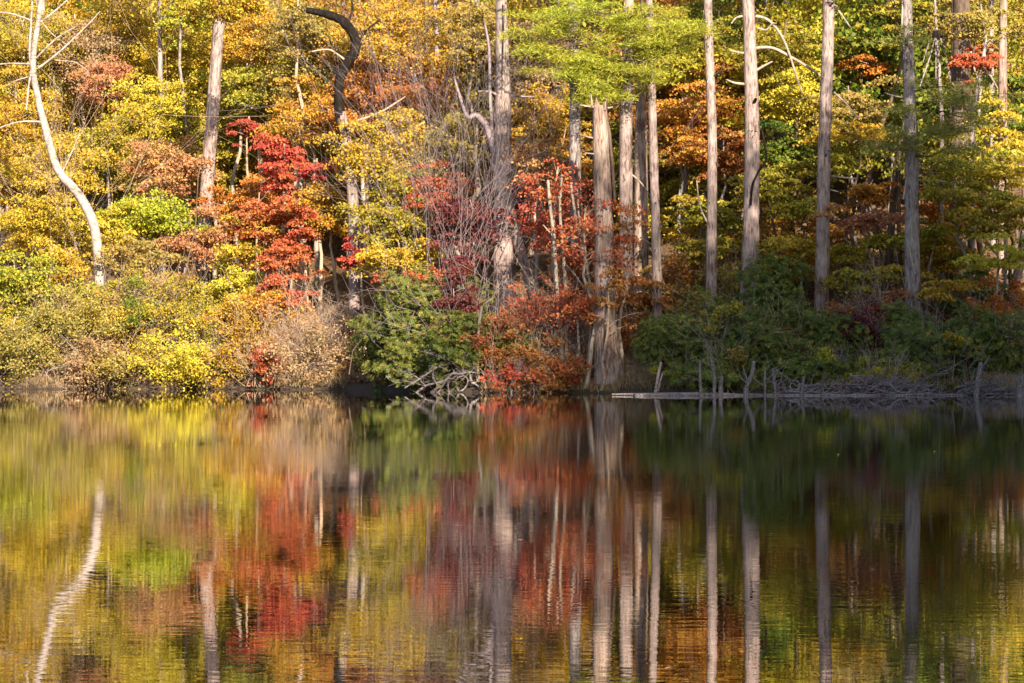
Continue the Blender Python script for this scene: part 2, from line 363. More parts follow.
G_UND = 'understory trees on the wooded bank'
G_SHR = 'shrubs along the shore'
TREES = [  # px, py, rx, ry (picture pixels), metres behind the shore, leaf colour
 (15,45,58,45,22,'yellowgreen'), (8,125,48,48,20,'gold'), (75,50,48,48,24,'tan'), (125,35,50,42,26,'gold'), (108,84,34,28,20,'salmon'),
 (180,60,50,52,22,'gold'), (148,112,45,38,18,'yellow'), (190,12,38,26,17,'lime'), (108,145,46,36,15,'yellowgreen'), (55,170,48,34,12,'yellow'),
 (168,165,46,36,11,'salmon'), (150,215,52,26,7,'lime'), (38,222,50,32,9,'gold'), (108,228,40,28,6,'yellow'), (18,285,42,42,2.5,'yellowgreen'),
 (65,272,42,30,5,'gold'), (200,242,42,30,7,'salmon'), (246,205,36,36,9,'orange'), (258,238,36,28,5,'gold'), (135,262,42,24,4.5,'olive'),
 (232,285,34,34,3.2,'yellow'), (20,190,36,36,14,'gold'), (215,150,30,45,17,'yellowgreen'),(225,60,30,45,20,'yellow'),
 (280,172,26,38,5,'red'), (264,218,30,34,4.5,'red'), (290,258,30,26,3.2,'red'), (246,128,24,16,12,'crimson'), (256,36,48,38,17,'gold'), (252,90,42,36,16,'yellowgreen'),
 (315,58,52,50,15,'olive'), (308,112,48,38,13,'gold'), (300,20,36,28,12,'olive'), (395,35,58,40,17,'gold'), (372,92,46,40,16,'orange'), (415,98,46,36,18,'rust'),
 (392,150,52,38,9,'gold'), (322,168,26,13,5.5,'red'), (328,208,44,32,6,'gold'), (356,250,24,20,2.8,'red'), (400,212,52,38,6.5,'yellowgreen'), (398,258,44,24,3.5,'gold'),
 (412,276,36,12,2.6,'red'), (436,192,36,30,9,'crimson'), (452,150,34,34,12,'olive'), (465,225,36,34,8,'maroon'),
 (530,58,36,48,20,'tan'), (542,120,42,38,18,'gold'), (545,172,38,36,8,'salmon'), (562,150,30,30,15,'orange'), (560,225,44,38,5,'red'), (588,262,40,44,3,'rust'),
 (480,30,40,36,22,'olive'), (520,205,28,40,12,'crimson'),
 (640,165,42,48,20,'yellowgreen'), (690,128,46,46,17,'orange'), (694,185,42,36,22,'yellowgreen'), (655,225,30,30,19,'yellow'), (700,40,40,40,20,'yellowgreen'),
 (728,92,38,42,22,'rust'), (725,152,36,36,19,'rust'), (670,80,40,30,26,'yellow'), (722,232,38,34,13,'yellowgreen'), (684,262,36,22,11,'olive'), (650,300,34,30,5,'rust'),
 (785,48,46,38,20,'yellowgreen'), (792,98,46,34,18,'yellow'), (790,150,48,30,16,'green'), (786,190,44,28,14,'yellowgreen'), (772,232,42,26,14,'gold'), (792,262,40,26,12,'orange'),
 (862,38,38,30,24,'yellow'), (888,14,34,26,20,'yellowgreen'), (866,66,34,18,21,'orange'), (856,108,50,30,17,'olive'), (945,18,46,34,22,'olive'), (985,62,26,26,20,'rust'),
 (1005,128,44,24,14,'yellow'), (1008,100,34,30,17,'green'), (962,168,58,32,9,'yellowgreen'), (990,212,56,26,7,'yellowgreen'), (1002,250,44,22,5.5,'yellow'),
 (936,250,42,38,10,'gold'), (938,205,36,34,13,'orange'), (850,162,50,18,13,'yellowgreen'), (868,190,40,14,12,'orange'), (872,216,58,11,8.5,'salmon'), (850,250,46,18,12,'yellow'),
 (985,285,42,26,8,'green'), (825,232,30,26,16,'orange'), (702,250,36,13,9,'yellowgreen'), (852,276,40,12,6,'yellowgreen'), (942,286,34,12,5,'gold'), (775,266,36,12,9,'yellowgreen'), (700,205,36,16,12,'yellowgreen'), (935,232,34,14,8,'yellowgreen'), (1010,205,36,14,7,'yellowgreen'), (800,206,46,13,10,'yellowgreen'), (852,132,46,15,12,'gold'), (772,178,40,13,11,'yellowgreen'), (962,190,52,14,6,'yellowgreen'), (1008,172,40,14,8,'yellow'), (898,268,34,13,7,'gold'), (880,238,40,12,9,'yellowgreen'), (800,245,44,14,8,'gold'), (690,235,34,16,12,'yellow'), (972,58,24,20,10,'red'), (980,20,40,22,10,'olive'), (640,215,26,26,14,'yellow'), (285,295,30,22,2.2,'red'), (300,225,20,36,3.5,'red'), (588,235,44,36,.1,'red'), (560,190,40,30,2,'red'), (612,300,28,34,0,'rust'), (575,300,40,30,.1,'red'), (625,225,26,30,1.5,'rust'), (975,20,46,36,26,'yellowgreen'),
]
leafy(224, -4, 46, 24, 1.6, 'gold', group=G_UND, bark='brown', tr=.03, lean=-70, dens=1.2)
for (px, py, rx, ry, dl, pal) in TREES:
    right = px > 640
    leafy(px, py, rx, ry, dl, pal, group=G_UND, flat=.13 if right else .3, cs=.37 if right else .28, bark=['brown', 'grey'][int(RNG.integers(2))] if right else ['grey', 'pale', 'twig'][int(RNG.integers(3))], dens=1.2 if right else (.33 if dl <= 2 else .6) if 505 < px < 640 and dl < 13 else 1.35)

SHRUBS = [
 (690,366,30,18,.5,'yellowgreen','low shoreline bush'), (792,330,26,20,2.4,'rust','leafy shoreline shrub'), (735,362,26,17,.4,'olive','low shoreline bush'), (892,370,30,17,.4,'yellowgreen','low shoreline bush'), (960,342,24,18,.6,'gold','leafy shoreline shrub'), (720,318,24,16,1,'yellowgreen','leafy shoreline shrub'), (505,374,34,16,.1,'red','low shoreline bush'), (550,378,40,15,.1,'rust','low shoreline bush'), (405,300,26,18,.3,'yellowgreen','leafy shoreline shrub'),
 (20,330,44,40,2.6,'yellowgreen','leafy shoreline shrub'), (145,312,34,26,1.9,'green','leafy shoreline shrub'), (95,300,34,24,2.4,'yellowgreen','leafy shoreline shrub'), (130,325,50,34,2.2,'gold','leafy shoreline shrub'), (80,360,50,28,.7,'tan','leafy shoreline shrub'), (180,366,56,22,.6,'yellow','low shoreline bush'), (250,335,44,44,1.8,'gold','leafy shoreline shrub'), (290,345,40,36,1.4,'salmon','leafy shoreline shrub'), (325,350,46,36,1.2,'tan','leafy shoreline shrub'), (505,335,34,36,1.6,'rust','leafy shoreline shrub'), (625,335,26,34,4,'rust','leafy shoreline shrub'), (690,280,44,30,9,'rust','leafy shoreline shrub'), (730,285,40,26,10,'olive','leafy shoreline shrub'), (855,335,40,28,3.5,'maroon','leafy shoreline shrub'), 
 (75,322,56,36,1.6,'olive','leafy shoreline shrub'), (170,306,48,30,2.8,'yellowgreen','leafy shoreline shrub'), (205,345,56,34,1.2,'yellow','leafy shoreline shrub'), (118,362,58,24,.8,'olive','leafy shoreline shrub'),
 (265,366,24,20,.1,'red','low shoreline bush'), (158,292,34,18,4,'salmon','leafy shoreline shrub'), (275,318,34,28,2,'orange','leafy shoreline shrub'), (30,350,44,34,1,'olive','leafy shoreline shrub'),
 (232,365,36,20,1,'gold','low shoreline bush'), (520,352,30,32,1.4,'green','leafy shoreline shrub'), (545,308,52,20,2,'red','leafy shoreline shrub'), (540,356,48,26,.8,'rust','leafy shoreline shrub'), (575,372,34,16,.6,'red','low shoreline bush'),
 (455,295,20,44,2.6,'maroon','hanging creeper bush'), (860,368,36,20,1.5,'lime','low shoreline bush'), (872,312,44,30,5,'rust','leafy shoreline shrub'), (805,370,36,22,1.3,'olive','low shoreline bush'),
 (690,300,40,26,8,'olive','leafy shoreline shrub'), (740,312,40,22,7,'green','leafy shoreline shrub'), (945,385,30,12,1.,'green','low shoreline bush'), (1000,310,34,24,6,'orange','leafy shoreline shrub'), (800,395,26,8,.6,'olive','low shoreline bush'),
]
for (px, py, rx, ry, dl, pal, noun) in SHRUBS:
    leafy(px, py, rx, ry, dl, pal, noun, group=G_SHR, leaf=.10, flat=.6, bark='twig', tr=.025, dens=.7 if 480 < px < 640 else 1.15, cs=.25)

# ------------------------------------------------------------------ rhododendrons: whorls of long leaves on a dome of stems
def rhodo(px, py, rx, ry, dl):
    Y = shore_at(px)+dl; C = P(px, py, Y); s = Y/F
    R = np.array([rx*s, min(rx*s, 2.), ry*s])
    base = np.array([C[0], Y, float(ground(C[0], Y))-.05])
    root = thing('rhododendron', base, None, 'shrub', 'rhododendron thickets by the water')
    later(root, 'glossy dark green', 'rhododendron', px, py)
    area = R[0]*R[2]*math.pi
    nw = int(area*150)
    d = RNG.normal(size=(nw, 3)); d /= np.linalg.norm(d, axis=1)[:, None]
    d[:, 1] = np.where(RNG.random(nw) < .8, -abs(d[:, 1]), d[:, 1])
    lob = 1+.14*np.sin(5*d[:, 0]+C[0])+.12*np.sin(7*d[:, 2]+4*d[:, 0]+C[0]*2)+.1*np.sin(11*d[:, 0]+9*d[:, 2])
    cen = C+d*(RNG.random(nw)**.3*lob)[:, None]*R
    cen[:, 2] = np.maximum(cen[:, 2], ground(cen[:, 0], cen[:, 1])+.12)
    axis = d*.6+RNG.normal(size=(nw, 3))*.25; axis[:, 2] += .45; axis[:, 1] -= .25; axis /= np.linalg.norm(axis, axis=1)[:, None]
    k = 9; ids = np.repeat(np.arange(nw), k)
    th = np.tile(np.arange(k)/k*6.283, nw)+np.repeat(RNG.uniform(0, 6, nw), k)
    A = axis[ids]; e1 = np.cross(A, [0.3, .9, .1]); e1 /= np.linalg.norm(e1, axis=1)[:, None]; e2 = np.cross(A, e1)
    rad = e1*np.cos(th)[:, None]+e2*np.sin(th)[:, None]
    t = rad*.93+A*RNG.uniform(-.35, .35, (len(ids), 1)); t /= np.linalg.norm(t, axis=1)[:, None]
    nm = np.cross(np.cross(t, A), t); nm /= np.linalg.norm(nm, axis=1)[:, None]+1e-9
    mb = MB(); mb.cards(cen[ids]+t*.075, nm, t, .125, .048, RNG.random(nw)[ids], .12)
    mb.build('foliage', LEAF['rhododendron'], root, base)
    sb = MB()
    for i in RNG.choice(nw, min(nw, 60), replace=False):
        sb.limb(base+np.array([RNG.normal()*.4*R[0], RNG.normal()*.2, 0]), cen[i], .03, .008, .1, 6, 5, .05)
    sb.build('stems', BARK['brown'], root, base)
for a in [(425,320,68,52,2.0), (388,345,38,42,1.2), (468,350,44,42,1.3), (430,364,66,26,.9), (700,342,58,46,2.6), (770,298,38,46,6.2), (758,348,58,44,2.6), (662,345,26,36,2.6), (822,342,52,40,3.4),
          (925,356,56,38,1.8), (988,346,50,44,2.4), (905,335,44,32,4), (720,374,54,20,.9), (800,372,60,20,1.0)]:
    rhodo(*a)

# ------------------------------------------------------------------ bare twiggy shrubs
def twig_shrub(px, py, rx, ry, dl, mat, label, n=40, r=.014, name='bare_shrub', leafpal=None, arch=-.1, spread=.55, fan=1.):
    Y = shore_at(px)+dl; C = P(px, py, Y); s = Y/F
    base = np.array([C[0], Y, float(ground(C[0], Y))])
    root = thing(name, base, label, 'shrub', G_SHR)
    hgt = C[2]+ry*s-base[2]
    mb = MB()
    for _ in range(n):
        u = RNG.normal(); b = base+np.array([RNG.uniform(-.6, .6)*rx*s, RNG.uniform(-.5, .8), 0])
        d = np.array([fan*u*.55*rx/max(ry, 1)*.8, RNG.normal()*.35, 1.]); d /= np.linalg.norm(d)
        twigs(mb, b, d, hgt*RNG.uniform(.45, .8), r, 2, spread, 4, arch)
    mb.build('branches', BARK[mat], root, base)
    if leafpal:
        lb = MB(); R = np.array([rx*s, 1., ry*s])
        spray_cloud(lb, C, R, 30, int(math.pi*R[0]*R[2]*90), .09, .5)
        lb.build('leaves', LEAF[leafpal], root, base)
    return root
twig_shrub(322,335,48,54,1.6,'twig','bare tan twiggy shrub left of the big rhododendron',75,.013)
twig_shrub(300,368,44,26,.7,'twig','low tangle of bare tan twigs at the waterline beside the red bush',45,.012)
twig_shrub(120,372,70,16,.5,'twig','long low fringe of bare twigs at the water under the yellow shrubs',60,.011)
twig_shrub(45,365,40,26,.6,'twig','bare twiggy shrub at the water near the left edge',35,.011)
twig_shrub(205,378,50,12,.4,'twig','low bare twigs trailing into the water below the yellow bush',45,.011)
for px_, w_, m_, what in ((30,34,'brown','dark dead twigs trailing in the water at the far left'), (85,36,'twig','tan dead twigs trailing in the water below the white-barked tree'), (160,40,'brown','dark dead twigs at the waterline under the yellow shrubs'),
                         (235,36,'brown','dark dead twigs at the waterline left of the red bush'), (345,34,'brown','dark dead twigs at the waterline left of the big rhododendron'), (530,50,'brown','dark dead twigs at the waterline below the rust shrubs')):
    twig_shrub(px_, 384, w_, 12, .05, m_, what, 40, .012, name='dead_twig_tangle', arch=-.3, spread=.7, fan=2.2)
twig_shrub(560,330,50,56,1.6,'pale','thin pale twiggy shrub with sparse red leaves left of the broken snag',34,.014,leafpal='red')
twig_shrub(875,330,40,36,4,'twiggrey','bare reddish grey twiggy shrub at the foot of the dark-topped pine',30,.012,leafpal='crimson')
twig_shrub(660,372,30,22,.8,'twig','small brown twiggy shrub behind the left end of the log',26,.011)
twig_shrub(62,40,60,70,8,'twig','tall spray of bare tan twigs behind the white-barked tree',16,.013,arch=.2,spread=.4)
twig_shrub(470,60,42,110,6.5,'twiggrey','tall leafless grey thicket of twigs beside the fork-footed trunk',26,.012,arch=.3,spread=.26,fan=.6)
twig_shrub(425,70,34,110,7.5,'twiggrey','leafless grey twiggy sapling cluster left of the grey thicket',20,.012,arch=.3,spread=.26,fan=.6)

# ------------------------------------------------------------------ big trunks traced in the picture, each at its own distance
def smooth(pts, n=24):
    pts = np.asarray(pts, float); t = np.linspace(0, len(pts)-1, n); out = []
    for q in t:
        i = min(int(q), len(pts)-2); f = q-i
        p0 = pts[max(i-1, 0)]; p1 = pts[i]; p2 = pts[i+1]; p3 = pts[min(i+2, len(pts)-1)]
        out.append(.5*((2*p1)+(-p0+p2)*f+(2*p0-5*p1+4*p2-p3)*f*f+(-p0+3*p1-3*p2+p3)*f**3))
    return np.array(out)
def to_world(pl, Y, dy=0.):
    pl = smooth(pl, max(12, 6*len(pl)))
    w = np.array([P(a, b, Y) for a, b, _ in pl]); w[:, 1] += np.linspace(0, dy, len(w))
    return w, pl[:, 2]*.5*Y/F
def trunk_tree(name, label, pl, Y, bark, cat='tree', group=None, rise=9., branches=(), flare=1.35, crown=None, crown_mat='pine', dense=1., sides=14):
    """pl: (px, py, width px) from the top of the frame down to the foot"""
    w, r = to_world(pl, Y)
    top = w[0]; d = top-w[2]; d /= np.linalg.norm(d)
    foot = w[-1].copy(); g = float(ground(foot[0], foot[1]))
    if foot[2] > g+.1:
        m = max(2, int((foot[2]-g)/.6)); ext = np.array([foot+(np.array([foot[0], foot[1], g-.25])-foot)*k/m for k in range(1, m+1)])
        w = np.vstack([w, ext]); r = np.concatenate([r, np.full(m, r[-1])])
    else: w[-1, 2] = min(w[-1, 2], g-.2)
    fl = np.clip(1-(w[:, 2]-g)/.9, 0, 1); r = r*(1+(flare-1)*fl**2)
    if rise:
        up = [top+np.array([d[0]*k, 0, rise*k/6*1.0]) for k in range(6, 0, -1)]
        w = np.vstack([up, w]); r = np.concatenate([r[0]*(1-.85*np.arange(6, 0, -1)/6), r])
    base = np.array([w[-1][0], w[-1][1], g])
    root = thing(name, base, label, cat, group)
    b = MB(); b.tube(w, r, sides, .035); tk = b.build('trunk', BARK[bark], root, base)
    for (bm, pts, dy) in branches:
        bw, br = to_world(pts, Y, dy); q = MB(); q.tube(bw, np.maximum(br, .009), 6, .05); q.build('branch', BARK[bm], tk, base)
    if crown is not None:
        for _ in range(9):
            i = int(RNG.integers(6, len(w)-2)); a = RNG.uniform(-3.0, .1); o = w[i]+np.array([math.cos(a), math.sin(a), 0])*r[i]*.9
            q = MB(); q.limb(o, o+np.array([math.cos(a), math.sin(a), RNG.uniform(-.3, .3)])*RNG.uniform(.06, .4), RNG.uniform(.012, .03), .007, 0, 4, 6); q.build('dead_stub', BARK['brown'], tk, base)
    if rise and crown is not None:
        cb = MB(); lb = MB()
        for k in range(int(crown)):
            u = RNG.random(); hz = top[2]+.4+rise*u; a = RNG.uniform(0, 6.283); ln = (3.6*(1-u*.75))*RNG.uniform(.6, 1.1)
            o0 = np.array([top[0], Y, hz]); o1 = o0+np.array([math.cos(a)*ln, math.sin(a)*ln, -.1*ln])
            lb.limb(o0, o1, .045, .012, .04, 5, 5)
            for v in np.linspace(.35, 1, 4): needles(cb, o0+(o1-o0)*v+np.array([0, 0, .05]), .7, int(60*dense), .34, .05)
        lb.build('limbs', BARK['brown'], cb.build('crown', LEAF[crown_mat], root, base), base)
    return root, base, Y
def needles(mb, c, rad, n, L=.17, W=.02, flat=.25):
    off = RNG.normal(size=(n, 3))*.5*rad; off[:, 2] *= flat; off[:, 2] -= (off[:, 0]**2+off[:, 1]**2)/rad*.15
    t = off/(np.linalg.norm(off, axis=1)[:, None]+1e-6)*.8+RNG.normal(size=(n, 3))*.45; t[:, 2] += .25
    t /= np.linalg.norm(t, axis=1)[:, None]
    q = RNG.normal(size=(n, 3)); nm = q-(q*t).sum(1)[:, None]*t; nm /= np.linalg.norm(nm, axis=1)[:, None]
    mb.cards(c+off, nm, t, L, W, RNG.random(), .05)
def boughs(root, base, tx, Y, tops, pal, name='bough'):
    """pine boughs seen in the picture: (tip px, tip py, half width px, half height px)"""
    for (px, py, hw, hh) in tops:
        mb = MB(); lb = MB()
        tip = P(px, py, Y)+np.array([0, -.5, 0]); lb.limb(P(tx, py+8, Y), tip, .04, .01, .03, 7, 5)
        for _ in range(max(4, int(hw*hh/42))):
            qx = px+RNG.normal()*hw*.5; qy = py+RNG.normal()*hh*.5; dy = RNG.normal()*1.0-.5
            c = P(qx, qy, Y); c[1] += dy
            lb.limb(P(tx, py+8, Y)+(tip-P(tx, py+8, Y))*RNG.uniform(.25, .95), c, .02, .006, .03, 5, 4)
            needles(mb, c, .62, 165, .19, .026)
            needles(mb, c+RNG.normal(size=3)*[.5, .3, .08], .5, 95, .19, .026)
        mb.build('needles', LEAF[pal], lb.build('bough', BARK['brown'], root, base), base)

YB = shore_at(98)+3.0
trunk_tree('white_barked_tree', 'white-barked leaning tree with bare side limbs near the left edge',
  [(41,-4,4.4), (38,20,5), (33,60,6), (36,90,6.5), (47,135,7.6), (58,170,8.4), (78,194,9.5), (92,220,10), (97,245,10), (99,270,10)], YB, 'birch', rise=5, flare=1.2, branches=[
  ('birch', [(31,66,3.4),(29,50,2.7),(30,25,2.4),(31,0,2.0)], .3), ('birch', [(32,66,2.7),(29,85,2.0),(27,110,1.4)], -.3),
  ('birch', [(38,68,2.7),(60,50,2.0),(88,22,1.4),(98,10,1.0)], .6), ('birch', [(36,58,2.0),(58,38,1.8),(80,26,1.2)], -.5), ('birch', [(40,22,2.3),(55,10,1.8),(70,-4,1.4)], .2),
  ('birch', [(32,64,2.0),(12,63,1.6),(-8,64,1.4)], .3), ('birch', [(30,20,2.0),(12,14,1.5),(-8,12,1.2)], -.3), ('birch', [(46,122,2.0),(20,122,1.5),(-4,130,1.1)], -.4),
  ('birch', [(31,76,1.8),(16,80,1.4),(4,86,0.9)], .3), ('birch', [(62,172,1.8),(72,150,1.4),(80,128,0.8)], .32), ('birch', [(40,20,1.4),(52,34,1.1),(66,44,0.7)], .3), ('birch', [(55,60,1.1),(75,62,0.9),(88,72,0.7)], .5)])
trunk_tree('broken_topped_trunk', 'stout pale leaning trunk without branches, capped by foliage, in the sunlit left wood',
  [(222,-30,9), (219,20,11), (216,60,12), (212,120,13), (208,170,13.5), (205,222,14), (203,275,15)], hit(203, 300)-4, 'pine', rise=6)
trunk_tree('slender_trunk_tree', 'very thin white trunk between white-barked tree and leaning pale trunk',
  [(160,-4,3), (159,40,3.4), (162,70,4), (165,105,4.5), (166,150,5)], hit(166, 230), 'birch', rise=6)
trunk_tree('crooked_tree', 'dark crooked tree with a hooked top bending to the left and a paler foot',
  [(341,112,10), (347,145,10.5), (351,175,10.5), (353,205,11), (354,238,11)], shore_at(354)+5.2, 'pine', rise=0, branches=[
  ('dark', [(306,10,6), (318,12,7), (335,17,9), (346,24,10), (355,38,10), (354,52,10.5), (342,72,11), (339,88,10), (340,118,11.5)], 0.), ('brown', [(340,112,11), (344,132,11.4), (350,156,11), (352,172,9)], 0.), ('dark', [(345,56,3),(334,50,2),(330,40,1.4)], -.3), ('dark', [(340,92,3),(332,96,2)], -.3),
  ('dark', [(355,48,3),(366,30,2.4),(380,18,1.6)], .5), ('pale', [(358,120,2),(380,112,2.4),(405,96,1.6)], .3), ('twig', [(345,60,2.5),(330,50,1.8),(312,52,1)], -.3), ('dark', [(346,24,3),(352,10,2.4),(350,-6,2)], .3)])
trunk_tree('fork_footed_tree', 'grey trunk with a second leaning stem forming a fork at its foot',
  [(501,-4,11), (502,40,13), (503,90,15), (503,140,17), (503,190,18), (503,235,20), (504,292,22)], hit(504, 310), 'pine', rise=9, crown=8, branches=[
  ('pine', [(508,200,12),(516,235,11),(524,262,10),(531,290,10),(541,322,10)], -.6), ('twiggrey', [(494,152,8),(487,128,7),(476,116,6),(468,118,4.5),(462,104,3.4),(454,78,2.4)], -.8),
  ('twiggrey', [(494,170,5),(492,130,4),(490,95,3.4),(489,50,3),(484,20,2)], -.5), ('pale', [(499,176,3.5),(502,120,3),(504,60,2.6),(506,0,2)], -.7), ('twiggrey', [(503,98,3),(490,92,2.4),(478,92,1.5)], -.4), ('twiggrey', [(508,95,3),(522,96,2),(534,96,1.2)], .3)])
trunk_tree('mottled_pine', 'mottled trunk just left of the broken snag, dappled with shade',
  [(572,-4,9), (574,50,10), (575,100,11), (575,160,12), (576,215,12), (577,290,13)], shore_at(577)+4, 'grey', group='tall bare-stemmed pines', rise=9, crown=8)
r_, b_, y_ = trunk_tree('pine', 'pale pine trunk directly right of the broken snag, under bright needles',
  [(629,-4,10), (628,60,12), (626,130,13), (626,200,13.5), (626,270,14), (625,345,16)], hit(625, 350), 'pine', group='tall bare-stemmed pines', rise=9, crown=11, branches=[('pale', [(626,170,2),(640,182,1.6),(650,196,1)], -.3)])
boughs(r_, b_, 627, y_, [(560,40,38,26), (600,66,42,24), (640,42,40,20), (575,12,50,14), (600,92,34,12), (655,56,28,14), (625,16,40,12), (600,100,30,8), (560,70,28,14), (630,76,34,10)], 'pine')
r_, b_, y_ = trunk_tree('pine', 'slim pine whose foot shows on the leafy slope, second right of the snag',
  [(649,-4,7.5), (651,60,8), (653,130,8.5), (655,200,9), (657,276,10)], shore_at(657)+4.6, 'pine', group='tall bare-stemmed pines', rise=10, crown=8)
boughs(r_, b_, 651, y_, [(690,44,26,18), (668,24,30,14), (640,80,20,14)], 'pine')
trunk_tree('pale_background_trunk', 'short pale trunk lit between the two pines right of the snag',
  [(641,150,13), (641,200,14), (641,265,15)], hit(641, 266)-5, 'snag', rise=7)
trunk_tree('pine', 'slender straight grey pine with short dead stubs, left of the stout pine',
  [(708,-4,8.5), (709,50,9), (712,120,9.5), (712,200,10), (711,305,11.5)], hit(711, 308), 'pine', group='tall bare-stemmed pines', rise=10, crown=9, branches=[
  ('brown', [(711,78,2),(716,74,1.6),(720,71,1)], -.4), ('brown', [(711,96,2),(717,92,1.6),(721,90,1)], -.4), ('twiggrey', [(714,62,2),(709,76,2),(707,84,1.5)], -.3), ('pale', [(707,222,2),(700,205,1.6),(697,180,1.2)], .2), ('brown', [(713,160,2),(719,166,1.4)], -.3)])
trunk_tree('pine', 'stout grey pine with curved dead branches and a climbing vine stem, behind the rhododendron',
  [(748,-4,12), (750,50,13), (752,110,14.5), (752,160,15.5), (751,230,16.5), (749,312,20)], hit(749, 314), 'pine', group='tall bare-stemmed pines', rise=10, crown=10, branches=[
  ('pale', [(756,16,3.5),(768,20,3),(780,34,2.6),(788,52,2.4),(795,75,2),(801,94,1.4)], -.5), ('pale', [(756,48,3.5),(772,48,3.2),(790,57,3),(808,68,2.6),(822,78,2)], -.4),
  ('pale', [(757,70,3),(764,66,2.4),(772,62,1.6)], -.3), ('pale', [(744,84,3),(734,83,2.4),(726,80,1.6)], -.3), ('pale', [(744,53,2.6),(736,52,2),(730,51,1.4)], -.2), ('pale', [(743,16,2.6),(736,18,2),(731,24,1.4)], -.2),
  ('dark', [(762,130,2.4),(766,158,2.4),(758,172,2.4),(752,186,2.4),(750,206,2)], -.45), ('pale', [(758,28,2.4),(766,30,2),(772,24,1.6),(776,24,1.2)], -.3), ('brown', [(753,104,4),(755,100,3)], -.5)])
trunk_tree('pine', 'tall straight grey pine with short stubs, partly crossed by an orange spray',
  [(829,-4,11.5), (828,50,12), (826,100,12.5), (824,160,13), (823,230,13.5), (821,322,15)], hit(821, 326), 'pine', group='tall bare-stemmed pines', rise=10, crown=9, branches=[
  ('pale', [(834,4,2.4),(842,16,2),(850,28,1.4)], -.3), ('pale', [(834,92,2),(846,104,1.7),(858,120,1.2)], -.3), ('pale', [(832,176,2.6),(844,178,2),(856,179,1.4)], -.3), ('brown', [(826,8,3),(832,4,2)], -.4), ('brown', [(822,160,2),(826,155,1.4)], -.4), ('pale', [(831,190,2),(838,192,1.2)], -.2)])
r_, b_, y_ = trunk_tree('pine', 'dark-topped pine with flat layers of dull needles, right side of the picture',
  [(907,-4,10), (908,40,11), (909,80,12), (911,130,13), (912,180,13.5), (912,240,15), (914,336,18)], hit(914, 340), 'grey', group='tall bare-stemmed pines', rise=10, crown=10, branches=[
  ('pale', [(917,180,2.4),(930,180,2),(945,182,1.4)], -.3), ('pale', [(908,172,2),(905,186,2),(902,200,1.6)], -.4), ('pale', [(903,0,2.4),(902,16,2),(901,30,1.5)], -.3),
  ('pale', [(908,228,2.4),(907,240,2.4),(911,262,2),(914,275,2)], -.5), ('pale', [(919,168,1.8),(926,166,1.2)], -.2), ('pale', [(908,98,2),(894,96,1.6),(884,93,1.2)], -.2)])
boughs(r_, b_, 910, y_, [(900,112,34,6), (950,100,40,7), (900,134,46,6), (955,128,44,8), (925,152,36,6), (905,42,24,10), (975,112,26,7), (880,146,24,5), (930,86,30,6)], 'dullpine')
trunk_tree('background_trunk', 'thick grey background trunk near the top right, half behind red leaves',
  [(962,-4,17), (962,40,17.5), (961,80,18), (960,140,18)], shore_at(960)+13, 'brown', group='trunks deeper in the wood', rise=8, branches=[
  ('pale', [(966,46,3),(978,62,2.6),(990,78,2),(996,90,1.4)], -.6), ('pale', [(968,52,2.6),(974,70,2),(980,92,1.4)], -.5)])
trunk_tree('background_trunk', 'pale trunk between red leaves and the right edge, high up',
  [(1004,-4,8), (1003,40,8.5), (1003,90,9), (1003,150,10)], shore_at(1003)+15, 'snag', group='trunks deeper in the wood', rise=8)
trunk_tree('leaning_sapling', 'short dark trunk leaning right at the right edge above the rhododendron',
  [(1024,235,8), (1019,268,9), (1012,300,10), (1005,338,11)], hit(1005, 340), 'grey', rise=2.5)
trunk_tree('background_trunk', 'thin dark trunk just left of the dark-topped pine low down',
  [(896,170,6), (893,205,7), (890,250,8), (886,302,9)], hit(886, 304), 'brown', group='trunks deeper in the wood', rise=3)
trunk_tree('background_trunk', 'thinner of the two dark stems left of the dark-topped pine',
  [(899,190,4), (899,230,4.5), (901,270,5), (903,305,6)], hit(903, 306), 'brown', group='trunks deeper in the wood', rise=2)
trunk_tree('dead_bough_cluster', 'spreading bundle of bare hanging branches right of the dark-topped pine',
  [(935,-4,2.4), (936,20,2.7), (938,45,3.0), (940,78,3.6), (942,120,4.2)], shore_at(942)+11, 'grey', rise=3, branches=[
  ('twiggrey', [(936,30,1.8),(931,52,1.6),(922,78,1.4),(918,88,1.0)], -.6), ('twiggrey', [(936,28,1.6),(928,45,1.2),(922,63,0.8)], -.4), ('twiggrey', [(936,32,1.6),(935,60,1.2),(934,80,1.0)], -.7), ('twiggrey', [(937,30,1.6),(944,50,1.2),(949,72,0.9)], -.5)])
for (lab, pl, by) in [('slim pale stem inside the red maple, right one', [(283,175,3),(284,200,4),(283,235,4.5),(281,262,5)], 290), ('slim pale stem below the red maple leaves, left one', [(271,262,2.5),(270,285,3),(269,320,3.5)], 330),
                      ('slim pale stem below the red maple leaves, right of its twin', [(282,262,2.5),(279,285,3),(277,310,3.5)], 326)]:
    trunk_tree('maple_stem', lab, pl, hit(pl[-1][0], by), 'birch', group='pale stems of the red maple', rise=1.2)

# twisted dead stump left of the forked trunk
trunk_tree('twisted_stump', 'twisted dead stump with a dark hollow top left of the fork-footed trunk',
  [(436,130,9), (438,140,11), (436,158,11), (440,175,13), (441,192,16)], hit(441, 235), 'brown', rise=0, flare=1.8, branches=[('brown', [(437,172,6),(428,184,5),(419,194,4)], -.5), ('twiggrey', [(440,128,7),(441,100,7),(437,60,6),(436,20,5),(434,-6,4)], .3)])

